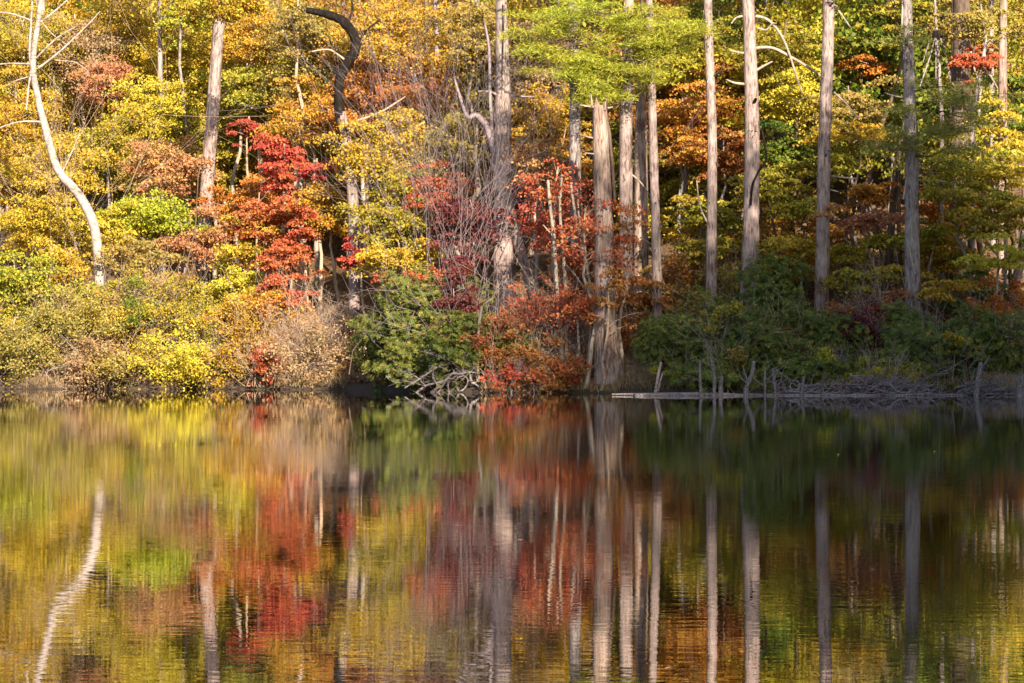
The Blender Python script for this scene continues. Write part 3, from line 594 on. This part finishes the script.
# broken snag: hollow splintered top
def snag():
    Y = shore_at(606)+.8
    pl = [(600,106,15), (601,150,16.5), (603,200,18), (604,250,19), (605,300,21), (607,345,24), (609,376,31)]
    w, r = to_world(pl, Y); base = np.array([w[-1][0], Y, float(ground(w[-1][0], Y))])
    w[-1, 2] = min(w[-1, 2], base[2]-.1)
    root = thing('broken_snag', base, 'broken dead snag with a splintered top and flared foot at the water', 'tree')
    b = MB(); b.tube(w, r, 18, .05)
    v = b.v[0]; jag = np.array([14, 3, -2, 2, -1, 6, 1, -3, 0, 2, -2, 9, 2, -1, 3, 0, -2, 4])*Y/F
    v[:18, 2] += jag[::-1]
    tk = b.build('trunk', BARK['snag'], root, base)
    c = MB(); c.tube(w[:6]-np.array([0, 0, .02]), r[:6]*np.linspace(.82, .6, 6), 14, .08); c.build('hollow_core', BARK['brown'], tk, base)
    for pts in ([(592,106,2.6),(591.5,100,2),(591,94,1)], [(605,110,2.6),(606,102,1.6),(607,98,.9)], ):
        ww, rr = to_world(pts, Y-.25); q = MB(); q.tube(ww, np.maximum(rr, .01), 6); q.build('splinter', BARK['snag'], tk, base)
    for pts in ([(594,107,2.4),(586,106,2),(580,105,1.4)], [(593,138,2),(584,136,1.6),(578,134,1.2)], [(608,108,2.4),(613,107,1.6)], [(594,154,1.8),(585,153,1.4)]):
        ww, rr = to_world(pts, Y-.2); q = MB(); q.tube(ww, np.maximum(rr, .01), 6); q.build('branch_stub', BARK['snag'], tk, base)
    q = MB(); ww, rr = to_world([(606,112,3.5),(610,140,3.5),(613,175,3.5),(615,205,3)], Y+.2); q.tube(ww, rr, 6, .1); q.build('bark_strip', BARK['brown'], tk, base)
snag()

# pale thin stems in front of the snag
for i, (lab, pl, br) in enumerate([
  ('pale thin stem with a kinked top left of the snag, leftmost', [(548,180,3),(550,205,3.5),(554,240,4),(557,290,4),(563,372,5)], [[(554,250,2.5),(566,240,2.6),(580,228,2)], [(552,235,2),(543,225,1.4)]]),
  ('pale thin stem with a side twig, second left of the snag', [(562,175,2.6),(560,210,3),(563,250,3.4),(566,300,3.6),(566,368,4)], [[(563,262,2),(575,275,1.6),(586,292,1.2)]]),
  ('bowed pale stem just left of the snag', [(571,185,2.4),(577,225,3),(586,262,3),(592,300,3),(590,340,3),(586,372,3.4)], [[(584,256,2),(575,240,1.4),(570,226,1)]]),
  ('weathered pale dead stick in front of the big rhododendron', [(482,306,3),(479,325,3.2),(478,352,3.4)], [[(482,307,2.),(487,302,1.6),(493,298,1.2)]])]):
    r_, b_, y_ = trunk_tree('thin_stemmed_tree', lab, pl, shore_at(pl[-1][0])+1.0, 'pale', group='pale thin stems by the snag', rise=0, branches=[('pale', q, -.2) for q in br], sides=7)

# ------------------------------------------------------------------ log, standing dead sticks, driftwood, brush
YL = 119.
def log():
    base = P(640, 396, YL); base[2] = 0
    root = thing('fallen_log', base, 'long pale fallen log floating at the foot of the right bank', 'log')
    b = MB(); xs = np.linspace(0, 1, 40)
    pts = np.array([P(634+u*420, 0, YL) for u in xs]); pts[:, 2] = .012+.02*np.sin(xs*9)+RNG.normal(size=40)*.008
    pts[:, 1] += xs*1.2+np.cumsum(RNG.normal(size=40))*.09
    b.tube(pts, (.075-.04*xs)*(1+.25*np.sin(xs*14)), 10, .06); b.build('trunk', BARK['drift'], root, base)
    c = MB(); p2 = np.array([P(612+u*75, 0, YL+1.6) for u in xs[:12]*3]); p2[:, 2] = .04; c.tube(p2, np.linspace(.03, .07, 12), 8, .05); c.build('limb', BARK['drift'], root, base)
log()
STICKS = [
 ('leaning dead stick at the left end of the log', [(661,362,2.5),(658,376,3),(655,395,3.5)], [[(663,372,1.4),(660,382,1.8),(658,391,2)]]),
 ('short upright dead stick left of the tallest one', [(700,361,2.6),(700,378,3),(701,396,3.4)], []),
 ('tallest dead stick standing by the log', [(708.5,346,2.8),(712,362,3.2),(714.5,378,3.6),(714,396,3.8)], []),
 ('thick short dead stub right of the tallest stick', [(722.5,376,3.6),(721,384,4),(720,396,4.6)], []),
 ('forked dead stick with side twigs', [(753.5,361,3.6),(752,374,4),(747,386,4.6),(746,396,5)], [[(749,384,2),(745,374,1.6),(743,366,1)], [(748,384,1.6),(742,379,1.3),(739,374,1)], [(752,376,1.5),(758,382,1.2),(764,386,1)]]),
 ('thin dead stick right of the forked one', [(765,370,2),(765,382,2.4),(765,396,2.6)], []),
 ('dead stick with a thick top, third right of the forked one', [(773,368,3),(774,380,3.2),(776,396,3)], []),
 ('slightly leaning pale stick left of the brush pile', [(804,376,2.6),(803,386,2.8),(801,398,3)], []),
 ('pale dead stub standing at the right end of the brush pile', [(981,362,4),(979,376,5),(976,396,6)], [[(980,370,2),(986,362,1.5),(990,356,1)]]),
 ('broken grey post by the right edge', [(1020,374,7),(1020,384,8),(1020,397,9)], []),
]
for lab, pl, br in STICKS:
    Y = YL+.7; w, r = to_world(pl, Y); w[-1, 2] = -.35; base = np.array([w[-1][0], Y, 0.])
    root = thing('dead_stick', base, lab, 'dead stick', 'dead sticks standing by the log')
    b = MB(); b.tube(w, r, 8, .08); st = b.build('stem', BARK['drift'], root, base)
    for q in br:
        ww, rr = to_world(q, Y-.05); t = MB(); t.tube(ww, rr, 5); t.build('twig', BARK['drift'], st, base)

def driftwood():
    Y = shore_at(445)-1.5; base = P(445, 392, Y); base[2] = 0
    root = thing('driftwood_tangle', base, 'grey driftwood root tangle in the water under the big rhododendron', 'driftwood')
    arms = [[(415,394,1.9),(425,386,2.1),(437,383,2.2),(446,380,2.5),(452,374,2.5),(462,374,2.7),(470,372,2.2),(480,374,1.2)], [(437,384,1.9),(433,378,1.6),(434,370,1.5),(440,367,1.4),(448,371,1.6)],
            [(455,383,1.9),(458,378,1.6),(464,376,1.6),(468,381,1.6),(464,389,1.7),(459,391,1.6),(456,386,1.6)], [(470,374,2.5),(472,382,2.5),(478,386,2.2),(482,393,1.9)], [(405,388,1.5),(418,380,1.5),(430,372,1.5),(440,366,1.2)],
            [(450,376,1.5),(448,386,1.5),(450,396,1.5)], [(425,386,1.2),(418,378,1.0),(408,372,0.7)], [(462,374,1.5),(465,362,1.2),(468,352,0.9)], [(446,380,1.4),(440,390,1.2),(432,396,1.1)], [(440,356,1.0),(448,360,1.2),(456,366,1.2),(462,374,1.2)], [(425,352,0.7),(434,355,1.1),(446,360,1.1)]]
    for a in arms:
        w, r = to_world(a, Y); w[:, 1] += np.cumsum(RNG.normal(size=len(w))*.03); b = MB(); b.tube(w, r, 7, .08); 
        for _k in range(7):
            i = RNG.integers(1, len(w)-1); d = RNG.normal(size=3); d[2] = abs(d[2])*.6; b.limb(w[i], w[i]+d*RNG.uniform(.15, .4), r[i]*.6, .005, 0, 5, 4, .09)
        b.build('root', BARK['drift'], root, base)
    q = MB()
    for _k in range(40):
        p = P(RNG.uniform(398, 484), RNG.uniform(368, 394), Y); d = RNG.normal(size=3)*[1, .5, .5]; twigs(q, p, d/np.linalg.norm(d), RNG.uniform(.3, .8), .009, 1, .6, 3, .1)
    q.build('rootlets', BARK['twiggrey'], root, base)

driftwood()
def brush(px, w_, h_, n, label):
    Y = YL+1.6; base = P(px, 395, Y); base[2] = 0
    root = thing('brush_pile', base, label, 'brush pile', 'piles of dead branches at the waterline')
    for _ in range(n):
        a = px+RNG.normal()*w_*.4; ln = RNG.uniform(20, 75); sl = RNG.normal()*.38; y0 = 397-abs(RNG.normal())*h_*.45
        pl = [(a-ln/2, y0+sl*ln/2, 2.2), (a-ln/6, y0-RNG.uniform(0, 4), 2), (a+ln/6, y0-sl*ln/4-2, 1.7), (a+ln/2, y0-sl*ln/2, 1.)]
        ww, rr = to_world(pl, Y+RNG.normal()*.5); ww[:, 2] = np.maximum(ww[:, 2], .02); ww[1:-1] += RNG.normal(size=(len(ww)-2, 3))*.035; b = MB()
        b.tube(ww, rr*RNG.uniform(.4, 1.0), 5)
        for _k in range(6):
            i = RNG.integers(2, len(ww)-1); d = ww[i]-ww[i-1]; d = d/np.linalg.norm(d)+RNG.normal(size=3)*[.5, .4, .5]; d[2] = abs(d[2]); b.limb(ww[i], ww[i]+d*RNG.uniform(.3, .8), rr[i]*.7, .006, 0, 4, 4, .06)
        b.build('branch', BARK['drift' if RNG.random() < .6 else 'twiggrey'], root, base)
brush(885, 60, 14, 40, 'wide grey brush pile of dead branches below the dark-topped pine')
brush(790, 36, 8, 10, 'small heap of grey dead branches behind the standing sticks')
brush(990, 34, 14, 14, 'heap of dead branches against the bank at the right edge')

# ------------------------------------------------------------------ grass and litter (uncountable)
def blades(name, regions, pal, label):
    mb = MB()
    for (x0, x1, d0, d1, n, h) in regions:
        px = RNG.uniform(x0, x1, n); dl = RNG.uniform(d0, d1, n)
        Y = np.array([shore_at(p) for p in np.linspace(x0, x1, 30)]); Y = np.interp(px, np.linspace(x0, x1, 30), Y)+dl
        x = (px-512)*Y/F; z = ground(x, Y); t = RNG.normal(size=(n, 3))*.4; t[:, 2] = 1; t /= np.linalg.norm(t, axis=1)[:, None]
        hh = h*RNG.uniform(.5, 1.2, n); nm = np.cross(t, RNG.normal(size=(n, 3))); nm /= np.linalg.norm(nm, axis=1)[:, None]
        c = np.stack([x, Y, np.maximum(z, 0)], 1)+t*(hh*.45)[:, None]
        mb.cards(c, nm, t, hh[:, None], .022, RNG.random(n), .1)
    return tag(mb.build(name, LEAF[pal]), label, 'grass', kind='stuff')
blades('dry_grass', [(610, 690, .1, 5, 5000, .5), (20, 110, .0, .7, 1300, .4), (150, 215, .0, .6, 600, .3), (240, 345, .0, .7, 1100, .4), (480, 620, .0, .8, 2500, .35), (690, 1023, .2, 1.4, 5000, .35)], 'straw', 'dry straw-coloured grass fringing the shore')
def litter():
    n = 42000; px = RNG.uniform(-60, 1084, n); dl = 60*RNG.random(n)**1.6+.5
    Y = np.interp(px, np.linspace(-60, 1084, 120), [shore_at(p) for p in np.linspace(-60, 1084, 120)])+dl
    x = (px-512)*Y/F; z = ground(x, Y)+.03
    nm = RNG.normal(size=(n, 3))*.4; nm[:, 2] += 1
    mb = MB(); mb.leaves(np.stack([x, Y, z], 1), nm, .16, .12, RNG.random(n))
    tag(mb.build('fallen_leaves', LEAF['litter']), 'brown and orange fallen leaves covering the slope', 'leaves', kind='stuff')
litter()

def floating_leaves():
    for k, (px, py) in enumerate([(520, 541), (838, 455), (512, 428), (672, 670), (355, 470), (935, 452)]):
        Y = F*H/(py-HY); x = (px-512)*Y/F; L_ = .028+.012*RNG.random(); a = RNG.uniform(0, 6.28); mb = MB()
        pr = [(-1, 0), (-.5, .45), (.1, .55), (.55, .3), (1, 0), (.5, -.35), (.0, -.55), (-.55, -.4)]
        v = np.array([[c0*L_*math.cos(a)-c1*L_*math.sin(a), c0*L_*math.sin(a)+c1*L_*math.cos(a), .006+.012*abs(c1)] for c0, c1 in pr])
        mb.add(v, [[0, 1, 2, 7], [7, 2, 6, 6]][:1]+[[7, 2, 3, 6], [6, 3, 4, 5]], RNG.random(3).astype(np.float32), np.full(3, RNG.random(), np.float32))
        o = mb.build('floating_leaf', LEAF['litter']); o.location = (x, Y, 0)
        tag(o, 'small brown fallen leaf floating alone on the still lake', 'leaf', 'leaves floating on the lake')
floating_leaves()

# ------------------------------------------------------------------ deeper wood: copies of a few built trees
def proto(kind):
    C = np.array([0, 0, 5.]) if kind != 'tall' else np.array([0, 0, 15.])
    R = np.array([2.6, 2.4, 2.8]) if kind != 'tall' else np.array([3.2, 3., 4.2])
    cb = MB(); tot = int(math.pi*R[0]*R[2]*(4.5 if kind != 'tall' else 1.5)/(.16*.16*.36)); cen = spray_cloud(cb, C, R, 90, tot, .16, .35, csize=.27)
    tb = MB(); h = C[2]+R[2]*.8; u = np.linspace(0, 1, 10); r0 = .10 if kind != 'tall' else .19
    pts = np.zeros((10, 3)); pts[:, 2] = u*h-.2*(u == 0); pts[:, :2] += np.cumsum(RNG.normal(size=(10, 2))*.07, 0)
    tb.tube(pts, r0*(1-.8*u)+.01, 9, .05)
    for c in cen[::2]:
        k = np.clip((c[2]-1.2)/h, .2, .95); a = np.array([np.interp(k, u, pts[:, j]) for j in range(3)]); tb.limb(a, c, .035, .008, .05, 4, 4)
    return cb.mesh('crown', LEAF['gold']), tb.mesh('trunk', BARK['grey'])
LOW = [proto('low') for _ in range(5)]; TALL = [proto('tall') for _ in range(4)]
def hill_tree(x, Y, meshes, s, pal, bark, noun, px, py, label=None, group='trees up the wooded hillside'):
    base = (x, Y, float(ground(x, Y)))
    root = thing('hillside_tree' if noun != 'canopy tree' else 'canopy_tree', base, label, 'tree', group)
    root.rotation_euler = (0, 0, RNG.uniform(0, 6.28)); root.scale = (s, s, s*RNG.uniform(.9, 1.2))
    for nm, me, mat in (('crown', meshes[0], LEAF[pal]), ('trunk', meshes[1], BARK[bark])):
        o = bpy.data.objects.new(nm, me); COL.objects.link(o); o.parent = root
        o.material_slots[0].link = 'OBJECT'; o.material_slots[0].material = mat
    if label is None: later(root, CNAME[pal], noun, px, py)
def pick(px):
    if px < 240: return ['gold', 'yellow', 'yellowgreen', 'olive', 'yellowgreen', 'lime', 'gold']
    if px < 480: return ['orange', 'gold', 'yellowgreen', 'gold', 'olive', 'yellowgreen']
    if px < 700: return ['yellowgreen', 'gold', 'rust', 'olive', 'orange']
    return ['yellowgreen', 'yellowgreen', 'olive', 'lime', 'green', 'yellow']
SPOTS = []
for row, dl in enumerate((23, 27)):
    for k in range(13):
        SPOTS.append((-20+(k+.5+RNG.uniform(-.4, .4))*1064/13, dl+RNG.uniform(-3, 3)))
for row, dl in enumerate((30, 38, 47, 57, 68, 80)):
    n = 12
    for k in range(n):
        px = -40+(k+.5+RNG.uniform(-.4, .4))*1104/n+(row % 2)*30
        SPOTS.append((px, dl+RNG.uniform(-3, 3)))
for px, dl in SPOTS:
    Y = shore_at(np.clip(px, 0, 1024))+dl; x = (px-512)*Y/F
    c = pick(px); pal = c[int(RNG.integers(len(c)))]
    z = float(ground(x, Y))+5; py = HY-(z-H)*F/Y
    hill_tree(x, Y, LOW[int(RNG.integers(5))], RNG.uniform(.85, 1.25), pal, 'grey', 'hillside tree', px, py)
for k in range(18):
    px = 20+(k+RNG.uniform(.1, .9))*1004/18; dl = RNG.uniform(16, 55); Y = shore_at(px)+dl; x = (px-512)*Y/F
    c = pick(px); pal = c[int(RNG.integers(len(c)))]
    z = float(ground(x, Y)); py = HY-(z-H)*F/Y
    hill_tree(x, Y, TALL[int(RNG.integers(4))], RNG.uniform(.85, 1.2), pal, ('pine', 'brown', 'grey')[k % 3], 'high-crowned thin tree', px, py, group='tall thin trees in the wood')

# grove on the right bank just outside the picture: it throws the shade over the right side
SUN_EL, SUN_AZ = 26., 16.     # azimuth: degrees to the right of straight behind the camera
dirx, diry = math.sin(math.radians(SUN_AZ)), -math.cos(math.radians(SUN_AZ))
GROVE = []
for px, pys in ((690, (394, 388)), (725, (394, 386, 340)), (770, (394, 386, 335, 305)),
                (820, (394, 386, 335, 290)), (870, (394, 386, 330, 262)), (920, (394, 386, 330, 250)), (970, (394, 386, 330, 240)), (1020, (394, 386, 330, 230))):
    for py in pys:
        T = P(px, py, (119 if px > 610 else shore_at(px)) if py > 390 else shore_at(px)+(3 if py > 350 else 7)); t = 4.
        while True:
            x, y, z = T[0]+dirx*t, T[1]+diry*t, T[2]+t*math.tan(math.radians(SUN_EL))
            zg = z-float(ground(x, y))
            if x > .152*y+1.+(3.3*zg/5 if zg < 11 else 3.9*zg/15) and x > 21: break
            t += .3
        t += RNG.uniform(0, 3); x, y, z = T[0]+dirx*t, T[1]+diry*t, T[2]+t*math.tan(math.radians(SUN_EL))
        if z < 3 or any((x-a)**2+(y-b)**2+(z-c)**2 < 5 for a, b, c in GROVE): continue
        GROVE.append((x, y, z))
for k, (x, y, z) in enumerate(GROVE):
    g = float(ground(x, y)); low = z-g < 11
    hill_tree(x, y, LOW[k % 5] if low else TALL[k % 4], max((z-g)/(5. if low else 15.), .65), 'green' if k % 3 else 'yellowgreen', 'brown', 'canopy tree', 0, 0, label='tall green tree of the grove on the right bank outside the frame', group='grove on the right bank')
print('GROVE', len(GROVE))

settle_labels()

# ------------------------------------------------------------------ light, camera
w = bpy.data.worlds.new('World'); sc.world = w; w.use_nodes = True
nt = w.node_tree; bg = nt.nodes['Background']
sky = nt.nodes.new('ShaderNodeTexSky'); sky.sky_type = 'NISHITA'; sky.sun_disc = False
sky.sun_elevation = math.radians(SUN_EL)
sky.sun_rotation = math.atan2(dirx, diry)
nt.links.new(sky.outputs[0], bg.inputs[0]); bg.inputs[1].default_value = .085
sl = bpy.data.lights.new('sun', 'SUN'); sl.energy = 5.0; sl.angle = math.radians(.5); sl.color = (1., .865, .70)
so = bpy.data.objects.new('sun', sl); COL.objects.link(so)
from mathutils import Vector
d = Vector((dirx*math.cos(math.radians(SUN_EL)), diry*math.cos(math.radians(SUN_EL)), math.sin(math.radians(SUN_EL))))
so.rotation_euler = d.to_track_quat('Z', 'Y').to_euler(); so.location = d*200

cam = bpy.data.cameras.new('camera'); co = bpy.data.objects.new('camera', cam); COL.objects.link(co)
cam.sensor_width = 36; cam.lens = F/1024*36; cam.clip_end = 4000; cam.clip_start = .1
co.location = (0, 0, H); co.rotation_euler = (math.radians(90)+math.atan((HY-341.5)/F), 0, 0)
sc.camera = co
vs = sc.view_settings; vs.view_transform = 'Standard'; vs.look = 'None'; vs.gamma = 1; vs.exposure = 1.34
c = sc.cycles; c.max_bounces = 6; c.diffuse_bounces = 2; c.glossy_bounces = 3; c.transmission_bounces = 3; c.transparent_max_bounces = 4
c.caustics_reflective = False; c.caustics_refractive = False
c.use_denoising = True
print('TR', hit(203,300)-shore_at(203), YB, 'FACES', sum(len(m.polygons)*m.users for m in bpy.data.meshes), 'unique', sum(len(m.polygons) for m in bpy.data.meshes))
